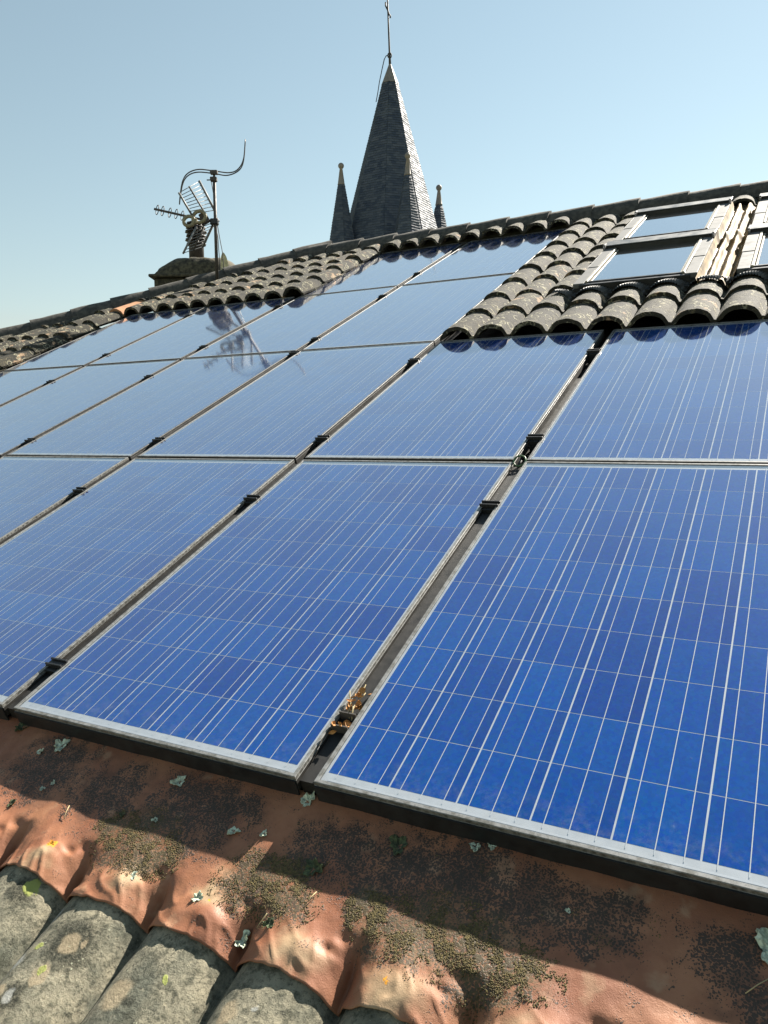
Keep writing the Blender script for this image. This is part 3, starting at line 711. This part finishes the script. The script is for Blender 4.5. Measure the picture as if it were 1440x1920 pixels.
for i in range(6):
    z0 = zp1 + 0.005 + i * 0.047; rr = rp * (1.25 + .12 * (i % 2)); rr *= 1.0 if i < 5 else 0.85
    link('louvre_ring', lathe('louvre_ring', [(rp * .85, z0), (rr, z0 - .006), (rr * 1.05, z0 + .004), (rr * .98, z0 + .014), (rp * .85, z0 + .017)], 40, scallop=(10, .05)), cw, 'pot')
for k in range(10):
    bm = bmesh.new(); a = k * 2 * math.pi / 10; tube(bm, [(rp * math.cos(a), rp * math.sin(a), zp1), (rp * math.cos(a), rp * math.sin(a), zp1 + .25)], .010, 6)
    link('cowl_post', mesh('cowl_post', bm), cw, 'pot')

# ------------------------------------------------------------------ TV antenna on its mast, pale upright slab
DA = 8.95
def az(zx, zy, off=0.0): return at(260 + zx / 4.8, 240 + zy / 4.8, DA + off)
mb = at(404, 530, DA); mt = az(682, 440); mb.x, mb.y = mt.x, mt.y
an = link('television_antenna', None); an.location = mb; tag(an, 'television antenna with slatted corner reflector and curved rod on a thin mast by chimney', 'antenna')
def ap(name, pts, r, mat, seg=6, closed=False, parent=None):
    bm = bmesh.new(); tube(bm, [Vector(p) - mb for p in pts], r, seg, closed)
    return link(name, mesh(name, bm), parent or an, mat)
mast = ap('mast', [mb, mt], .018, 'alu_dark', 10)
def ablock(name, c, sx, sy, sz, mat, parent=None, rot=0.0):
    bm = bmesh.new(); box(bm, -sx, sx, -sy, sy, -sz, sz, bev=min(sx, sz) * .25, mat=Matrix.Translation(Vector(c) - mb) @ Matrix.Rotation(math.atan2(rgt.y, rgt.x), 4, 'Z') @ Matrix.Rotation(rot, 4, 'Y'))
    return link(name, mesh(name, bm), parent or an, mat)
ablock('rod_holder', az(680, 400), .040, .03, .020, 'alu_dark'); ablock('mast_clamp', az(678, 462), .036, .03, .022, 'alu_dark')
ap('holder_stem', [az(682, 395), az(680, 480)], .012, 'alu_dark'); ap('clamp_bolt', [az(615, 468), az(706, 466)], .006, 'alu_dark')
def bez(pts, n=8):
    out = []; P_ = [pts[0]] + pts + [pts[-1]]
    for i in range(1, len(P_) - 2):
        for k in range(n):
            t = k / n; a, b, c, d = P_[i - 1], P_[i], P_[i + 1], P_[i + 2]
            out.append(tuple(.5 * ((2 * b[q]) + (-a[q] + c[q]) * t + (2 * a[q] - 5 * b[q] + 4 * c[q] - d[q]) * t * t + (-a[q] + 3 * b[q] - 3 * c[q] + d[q]) * t ** 3) for q in range(2)))
    return out + [pts[-1]]
up1 = bez([(370, 686), (377, 600), (398, 480), (445, 408), (540, 373), (680, 386), (815, 402), (895, 372), (946, 280), (963, 105)])
lo1 = bez([(963, 105), (946, 300), (900, 385), (800, 426), (680, 410), (545, 397), (460, 420), (408, 480), (380, 600), (370, 686)])
ap('curved_rod', [az(a, b, .03) for a, b in up1] + [az(a, b, -.03) for a, b in lo1[1:-1]], .0065, 'alu_dark', 6, True)
def lerp(a, b, t): return a + (b - a) * t
def grid_reflector(name, L0, L1, R0, R1, M0, M1, n):
    e = link(name, None, an)
    l0, l1, r0, r1 = az(*L0, -.13), az(*L1, -.05), az(*R0, .13), az(*R1, .05)
    ap('side_bar', [l0, l1], .011, 'alu', 6, parent=e); ap('side_bar', [r0, r1], .014, 'alu', 6, parent=e)
    ap('centre_bar', [az(*M0), az(*M1)], .009, 'alu_dark', 6, parent=e)
    for i in range(n): t = (i + .15) / n; ap('rung', [lerp(l0, l1, t), lerp(r0, r1, t)], .0042, 'alu', 5, parent=e)
grid_reflector('upper_reflector', (362, 580), (488, 795), (548, 475), (700, 768), (455, 525), (640, 835), 9)
grid_reflector('lower_reflector', (402, 1130), (520, 890), (577, 1070), (697, 820), (495, 1100), (600, 850), 8)
boom = ap('boom', [az(140, 728), az(480, 805), az(690, 848)], .013, 'alu_dark', 8)
bd = (az(480, 805) - az(140, 728)).normalized()
for (a, b) in ((170, 737), (218, 747), (283, 762), (341, 773), (396, 788)):
    c0 = az(a, b); nrm = (bd + fwd * 0.42).normalized(); e1 = nrm.cross(Vector((0, 0, 1))).normalized(); e2 = nrm.cross(e1)
    ap('director_ring', [c0 + e1 * .045 * math.cos(q * math.pi / 8) + e2 * .050 * math.sin(q * math.pi / 8) for q in range(16)], .0045, 'alu_dark', 5, True, parent=boom)
dp = link('dipole', None, an)
for (a, b, s) in ((455, 838, 1.0), (548, 800, 1.18)):
    c0 = az(a, b, -.06); e1 = (rgt * .85 + Vector((0, 0, .38))).normalized(); e2 = (Vector((0, 0, 1)) - e1 * e1.z).normalized()
    ap('dipole_loop', [c0 + e1 * .058 * s * math.cos(q * math.pi / 10) + e2 * .050 * s * math.sin(q * math.pi / 10) for q in range(20)], .019, 'plastic', 8, True, parent=dp)
ablock('junction_box', az(505, 840, -.06), .030, .025, .028, 'plastic', dp)
ablock('amplifier_box', az(590, 815, .02), .035, .03, .06, 'alu_dark', rot=-.5); ablock('boom_clamp', az(685, 845), .042, .04, .030, 'black'); ap('wing_bolt', [az(640, 830), az(732, 835)], .008, 'black'); ap('wing_bolt', [az(712, 810), az(706, 880)], .008, 'black')
ap('cable', [az(a, b, .03) for a, b in bez([(655, 480), (670, 560), (690, 700), (710, 860), (735, 1010), (757, 1130), (770, 1290)])], .0045, 'black', 5)
ap('cable', [az(a, b, .03) for a, b in bez([(640, 860), (690, 900), (712, 960), (720, 1060), (728, 1160), (735, 1290)])], .0045, 'black', 5)
sl = link('upright_slab', None); sp_ = at(423, 530, 9.25); sl.matrix_world = Matrix.Translation(sp_) @ Matrix.Rotation(math.atan2(rgt.y, rgt.x) + .25, 4, 'Z')
bm = bmesh.new(); hs = at(423, 474, 9.25).z - sp_.z; outl = [(-.045, 0), (-.048, hs * .5), (-.043, hs * .85), (-.03, hs * .97), (-.018, hs), (-.002, hs * .96), (.018, hs * .85), (.038, hs * .6), (.052, hs * .3), (.056, 0)]
fr_ = [bm.verts.new((a, -.022, b)) for a, b in outl]; bk_ = [bm.verts.new((a * .96, .03, b * .98)) for a, b in outl]
bm.faces.new(fr_[::-1]); bm.faces.new(bk_)
for i in range(len(outl)): k = (i + 1) % len(outl); bm.faces.new((fr_[i], fr_[k], bk_[k], bk_[i]))
bmesh.ops.recalc_face_normals(bm, faces=bm.faces); link('slab_body', mesh('slab_body', bm), sl, 'dish'); tag(sl, 'small pale mossy rounded slab standing up behind the hip, right of the mast', 'slab')

# ------------------------------------------------------------------ church spire
DS = 38.0
ax = at(733.5, 428, DS); apex = at(731, 118, DS); base_z = at(735, 470, DS).z
sx = ppm(DS)
church = link('church_spire', None); church.location = (ax.x, ax.y, 0); tag(church, 'octagonal slate church spire with corner pinnacles rising behind the ridge', 'church')
yaw = math.atan2(fwd.y, fwd.x)
def slates(nside, r0, z0, r1, z1, rot, course, wid, seed):
    rng = random.Random(seed); bm = bmesh.new(); nc = int((z1 - z0) / course)
    for f in range(nside):
        a0, a1 = rot + f * 2 * math.pi / nside, rot + (f + 1) * 2 * math.pi / nside
        d0, d1 = Vector((math.cos(a0), math.sin(a0), 0)), Vector((math.cos(a1), math.sin(a1), 0)); nrm = (d0 + d1).normalized(); nrm.z = (r0 - r1) * .92 / (z1 - z0); nrm.normalize()
        for c in range(nc):
            za, zb = z0 + c * course, z0 + (c + 1.25) * course; ra = r0 + (r1 - r0) * (za - z0) / (z1 - z0); rb = r0 + (r1 - r0) * (min(zb, z1) - z0) / (z1 - z0)
            w = (d1 - d0).length * ra; n = max(1, round(w / wid)); off = (0.5 / n) if c % 2 else 0.0; ts = sorted(set([0.0, 1.0] + [min(1, max(0, (k / n) + off)) for k in range(n + 1)]))
            for t0, t1 in zip(ts, ts[1:]):
                if t1 - t0 < 1e-4: continue
                e = (t1 - t0) * .02; th = .020 + rng.uniform(0, .008); dz = rng.uniform(-.008, .008)
                A_, B_ = d0.lerp(d1, t0 + e), d0.lerp(d1, t1 - e)
                p = [A_ * ra + Vector((0, 0, za + dz)) + nrm * th, B_ * ra + Vector((0, 0, za + dz)) + nrm * th, B_ * rb + Vector((0, 0, zb)), A_ * rb + Vector((0, 0, zb))]
                q = [A_ * ra + Vector((0, 0, za + dz)), B_ * ra + Vector((0, 0, za + dz))]
                vv = [bm.verts.new(k) for k in p + q]
                bm.faces.new((vv[0], vv[1], vv[2], vv[3])); bm.faces.new((vv[4], vv[5], vv[1], vv[0])); bm.faces.new((vv[4], vv[0], vv[3])); bm.faces.new((vv[5], vv[2], vv[1]))
    return bm
def cone(name, n, r0, z0, r1, z1, rot): return lathe(name, [(r0, z0), (r1, z1)], n, False, rot)
zc = at(731, 158, DS).z; k_ = 1 / math.cos(math.pi / 8) * .985
R_c = 13.5 / sx * k_; R_b = (77.5 + 0.238 * 42) / sx * k_; rot8 = yaw + math.pi - math.radians(8)
sp = link('spire', cone('spire', 8, R_b - .03, base_z, R_c - .03, zc, rot8), church, 'slate')
o = link('slates', mesh('slates', slates(8, R_b, base_z, R_c, zc, rot8, .118, .21, 1)), sp, 'slate'); o['kind'] = 'stuff'
link('tip_cap', lathe('tip_cap', [(R_c + .04, zc - .02), (R_c + .01, zc + .05), (.03, apex.z), (.01, apex.z + .05)], 8, False, rot8), sp, 'zinc')
bm = bmesh.new()
zr = lambda py: at(731, py, DS).z - 0
r0_ = Vector((0, 0, apex.z - .05)); lean = lambda py: Vector(((rgt * ((118 - py) * -.03) / sx).x, (rgt * ((118 - py) * -.03) / sx).y, zr(py)))
tube(bm, [r0_, lean(100), lean(60), lean(-30)], [.06, .045, .04, .03], 8); link('lightning_rod', mesh('lightning_rod', bm), sp, 'iron')
bm = bmesh.new()
tube(bm, [lean(20) + rgt * (a / sx) + Vector((0, 0, b / sx)) for a, b in ((-4, 14), (-4, 8), (-2, 4), (0, 0), (2, -6), (4, -8), (4, -12))], .035, 6); link('finial_arm', mesh('finial_arm', bm), sp, 'iron'); bm = bmesh.new(); tube(bm, [lean(104) + rgt * (3.2 / sx * math.cos(q * math.pi / 5)) + Vector((0, 0, 4.5 / sx * math.sin(q * math.pi / 5))) for q in range(10)], .03, 6, True)
link('finial_ring', mesh('finial_ring', bm), sp, 'iron')
bm = bmesh.new(); tube(bm, [Vector((0, 0, zr(py))) + rgt * ((px - 731) / sx) - fwd * .3 for px, py in ((729, 108), (724, 111), (721, 117), (717, 135), (712, 160), (709, 180), (706, 196))], .022, 6); link('earth_cable', mesh('earth_cable', bm), sp, 'black')
for (bx_, by_, d, wpx, capy, basey, lab) in ((640, 311, 36.4, 47, 346, 452, 'left'), (765, 292, 35.1, 52, 328, 442, 'front'), (823.5, 352, 39.8, 32, 384, 440, 'right')):
    P_ = at(bx_, by_, d); s_ = ppm(d); e = link('pinnacle', None, church); e.location = (P_.x - ax.x, P_.y - ax.y, 0)
    zb_ = at(bx_, basey + 40, d).z; zc_ = at(bx_, capy, d).z; rb_ = wpx / 2 / s_ * (basey + 40 - by_ - 14) / (basey - by_ - 14); rc_ = 6.2 / s_
    link('core', cone('core', 6, rb_ - .02, zb_, rc_ - .02, zc_, rot8 + .35), e, 'slate')
    o = link('slates', mesh('slates', slates(6, rb_, zb_, rc_, zc_, rot8 + .35, .118, .2, 3)), e, 'slate'); o['kind'] = 'stuff'
    link('zinc_cap', lathe('zinc_cap', [(rc_ + .02, zc_ - .02), (rc_, zc_ + .03), (2.6 / s_, P_.z - 5 / s_), (3.4 / s_, P_.z - 4.4 / s_)], 10), e, 'zinc')
    link('ball', lathe('ball', [(5.3 / s_ * math.sin(a * math.pi / 10) + .001, P_.z - 5.3 / s_ * math.cos(a * math.pi / 10)) for a in range(11)], 16), e, 'zinc')
bm = bmesh.new(); box(bm, -2.3, 2.3, -2.3, 2.3, 0, base_z - .6, mat=Matrix.Rotation(rot8 + math.pi / 8, 4, 'Z')); link('tower', mesh('tower', bm), church, 'stonewall')
lathe_base = lathe('spire_foot', [(3.15, base_z - .7), (2.95, base_z - .55), (R_b - .05, base_z + .05)], 4, False, rot8 + math.pi / 8 + math.pi / 4); link('spire_foot', lathe_base, church, 'slate')

# ------------------------------------------------------------------ growths and litter on the flashing
rng = random.Random(5); bm = bmesh.new()
ico = bmesh.new(); bmesh.ops.create_icosphere(ico, subdivisions=1, radius=1); IV = [v.co.copy() for v in ico.verts]; IF = [[v.index for v in f.verts] for f in ico.faces]; ico.free()
vs, fs = [], []
def blob(u, v, n_, r, fl=.55):
    i0 = len(vs)
    for q in IV:
        k = r * rng.uniform(.75, 1.25); vs.append((u + q.x * k, v + q.y * k, n_ + q.z * k * fl))
    fs.extend([tuple(i0 + k for k in f) for f in IF])
cnt = 0
while cnt < 15000:
    c = rng.choice(MOSS + MOSS + DARK[:8]); a = rng.uniform(0, 6.283); r = c[2] * 1.45 * rng.random() ** .62; u, v = c[0] + r * math.cos(a), c[1] + r * math.sin(a) * .8
    if v > -.03 or v < VEDGE + .01: continue
    cl = noise.noise(Vector((u * 26, v * 26, 0))) + .5 * noise.noise(Vector((u * 70, v * 70, 3)))
    if cl < (-.12 if c in MOSS else .30) + .25 * rng.random(): continue
    rr = rng.uniform(.0006, .0017) * (1 if c in MOSS else .9); blob(u, v, flash_h(u, v) + rr * .12, rr, .42); cnt += 1
ms = link('moss', pyd('moss', vs, fs, True), mat='moss', mw=ROOF); tag(ms, 'dry olive brown moss grains growing in patches over the terracotta flashing', 'moss', kind='stuff')
def lichen(u, v, size, label, mat='lichen', cat='lichen', seed=0, curl=1.0):
    rg = random.Random(seed + int(u * 999)); b = bmesh.new(); h0 = flash_h(u, v); n = 44
    # a ruffled rosette: lobed rim standing up round a hollow centre
    rings = []
    ph = [rg.uniform(0, 6.28) for _ in range(4)]; op = rg.uniform(0, 6.28)
    for j, (rr, zz) in enumerate(((.08, .10), (.40, .22), (.72, .55), (1.0, .75), (1.02, .58), (.75, .25))):
        row = []
        for k in range(n):
            a = 2 * math.pi * k / n; lob = 1 + .20 * math.sin(3 * a + ph[0]) + .13 * math.sin(7 * a + ph[1]) + .07 * rg.uniform(-1, 1) * (j > 1) + .07 * math.sin(13 * a + ph[3])
            zf = zz * (1 + .45 * math.sin(5 * a + ph[2]) + .3 * rg.uniform(-1, 1) * (j > 1)) * (.65 + .35 * math.cos(a - op)) * curl
            row.append(b.verts.new((size * .85 * rr * lob * math.cos(a), size * .85 * rr * lob * math.sin(a) * .8, size * .65 * zf)))
        rings.append(row)
    for A_, B_ in zip(rings, rings[1:]):
        for k in range(n): f = b.faces.new((A_[k], A_[(k + 1) % n], B_[(k + 1) % n], B_[k])); f.smooth = j % 2 == 0
    b.faces.new(rings[0][::-1])
    o = link('lichen' if cat == 'lichen' else 'moss_tuft', mesh('lichen', b), mat=mat, mw=ROOF @ Matrix.Translation((u, v, h0 - size * .05)) @ Matrix.Rotation(rg.uniform(0, 6), 4, 'Z'))
    tag(o, label, cat, 'growths lying on the flashing')
LI = [(-.822, -.040, .024, 'pale lichen lying under the lower edge of the left panel', 0), (-.384, -.050, .019, 'pale lichen in the shade below the middle of the centre panel', 0),
 (-.151, -.135, .016, 'curled pale lichen in the shade left of the lit notch', 0), (-.077, -.119, .011, 'small pale lichen right beside the curled one, near the lit notch', 0), (-.365, -.164, .009, 'tiny pale lichen just above the shadow line, left', 0),
 (.081, -.163, .024, 'dark mossy tuft in the shade just above the shadow line', 1), (.233, -.060, .024, 'greenish lichen tuft in the shade under the nearest panel', 1), (.39, -.019, .014, 'round grey lichen close under the nearest panel edge', 0), (.422, -.006, .011, 'small grey lichen right of the round one at the panel edge', 0),
 (.60, -.096, .006, 'tiny white lichen alone in the shade on the right', 0), (.935, -.062, .034, 'large pale ring of lichen at the right edge of the photo', 0), (.002, -.333, .024, 'curled pale green lichen in the dip of the flashing beside a straw', 0), (-.118, -.303, .013, 'cream lichen lump on sunlit flashing left of the curled one', 0), (.062, -.302, .013, 'dark moss lump right of the curled lichen on sunlit flashing', 1),
 (-.023, -.012, .020, 'pale lichen at the foot of the gap between the two front panels', 0), (-.753, -.172, .009, 'small pale lichen on the sunlit edge at far left', 0), (-.737, -.149, .008, 'small grey lichen just in the shade at far left', 0), (-.797, -.234, .014, 'dark brown moss lump at the left edge of the photo', 1), (-.464, -.174, .009, 'small brown moss lump on the shadow line at left', 1),
 (-.304, -.306, .013, 'flat pale lichen streak on the second flashing hump', 0), (-.566, -.302, .010, 'orange lichen spot on the first flashing hump', 2), (-1.017, -.014, .022, 'green moss lump at the corner below the left gap', 1), (-.87, -.075, .012, 'pale lichen crumbs below the left panel', 0)]
M['lichen3'] = simple('orange_lichen', (0.60, 0.26, 0.02), 0.9, var=0.3, scale=200, bump=0.5)
for i, (u, v, s, lab, k) in enumerate(LI): lichen(u, v, s, lab, ('lichen', 'lichen2', 'lichen3')[k], 'moss tuft' if k == 1 else 'lichen', i, 0.35 if k == 2 or 'flat' in lab else 1.0)
# straws
for i, (u, v, L, a, lab) in enumerate(((.015, -.325, .05, .9, 'dry straw leaning beside the curled pale lichen'), (-.60, -.235, .04, 2.0, 'thin dry straw on the flashing at left'), (.11, -.245, .035, 1.3, 'thin straw on the moss patch in the middle'), (.90, -.15, .05, .8, 'short straw near the right edge'))):
    bm = bmesh.new(); d = Vector((math.cos(a), math.sin(a), 0)); p0 = Vector((u, v, flash_h(u, v) + .002)); p1 = p0 + d * L; p1.z = flash_h(p1.x, p1.y) + .008
    tube(bm, [p0 - p0, (p0.lerp(p1, .5) - p0) + Vector((0, 0, .003)), p1 - p0], .0009, 5); o = link('straw', mesh('straw', bm), mat='straw', mw=ROOF @ Matrix.Translation(p0)); tag(o, lab, 'straw')
# dry leaves caught in the front gap
nest = link('leaf_litter', None); nest.matrix_world = ROOF @ Matrix.Translation((-0.025, 0.25, -0.015)); tag(nest, 'dry brown leaves and twigs caught in the gap between the front panels', 'leaves')
rg = random.Random(3)
for i in range(16):
    bm = bmesh.new(); L, w_ = rg.uniform(.014, .026), rg.uniform(.005, .010); cu = rg.uniform(.2, .9)
    rows = [[bm.verts.new((L * t, s * w_ * math.sin(math.pi * min(.97, max(.03, t))), cu * L * (t - .5) ** 2 + abs(s) * .003)) for s in (-1, 0, 1)] for t in (0, .25, .5, .75, 1)]
    for A_, B_ in zip(rows, rows[1:]):
        for k in range(2): bm.faces.new((A_[k], A_[k + 1], B_[k + 1], B_[k]))
    o = link('leaf', mesh('leaf', bm), nest, 'leaf'); o.matrix_local = Matrix.Translation((rg.uniform(-.015, .015), rg.uniform(-.10, .07), rg.uniform(0, .03))) @ Matrix.Rotation(rg.uniform(0, 6), 4, 'Z') @ Matrix.Rotation(rg.uniform(-1, 1), 4, 'X')
for i in range(7):
    bm = bmesh.new(); a = rg.uniform(.9, 2.2); p0 = Vector((rg.uniform(-.015, .015), rg.uniform(-.08, .06), .005)); tube(bm, [p0, p0 + Vector((math.cos(a) * .03, math.sin(a) * .03, rg.uniform(.01, .035)))], .0013, 5); link('twig', mesh('twig', bm), nest, 'straw')
# green cable loop at the crossing of four panels
cb = link('cable_loop', None); cb.matrix_world = ROOF @ Matrix.Translation((-0.025, 1.655, -0.012)); tag(cb, 'green cable loop at the crossing of the four front panels', 'cable')
M['greencable'] = simple('green_cable', (0.06, 0.12, 0.05), 0.35)
bm = bmesh.new(); tube(bm, [(math.cos(q * math.pi / 10) * .024, math.sin(q * math.pi / 10) * .022, .012 + .012 * math.sin(q * math.pi / 10)) for q in range(20)], .0035, 8, True); link('loop', mesh('loop', bm), cb, 'greencable')
bm = bmesh.new(); tube(bm, [(-.004, -.02, -.03), (0, -.008, .004), (.004, .006, .010)], [.008, .007, .006], 8); link('plug', mesh('plug', bm), cb, 'black')
print('tiles', N_T, 'objects', len(bpy.data.objects), 'sun el', math.degrees(SUN_EL), 'az', math.degrees(SUN_AZ))
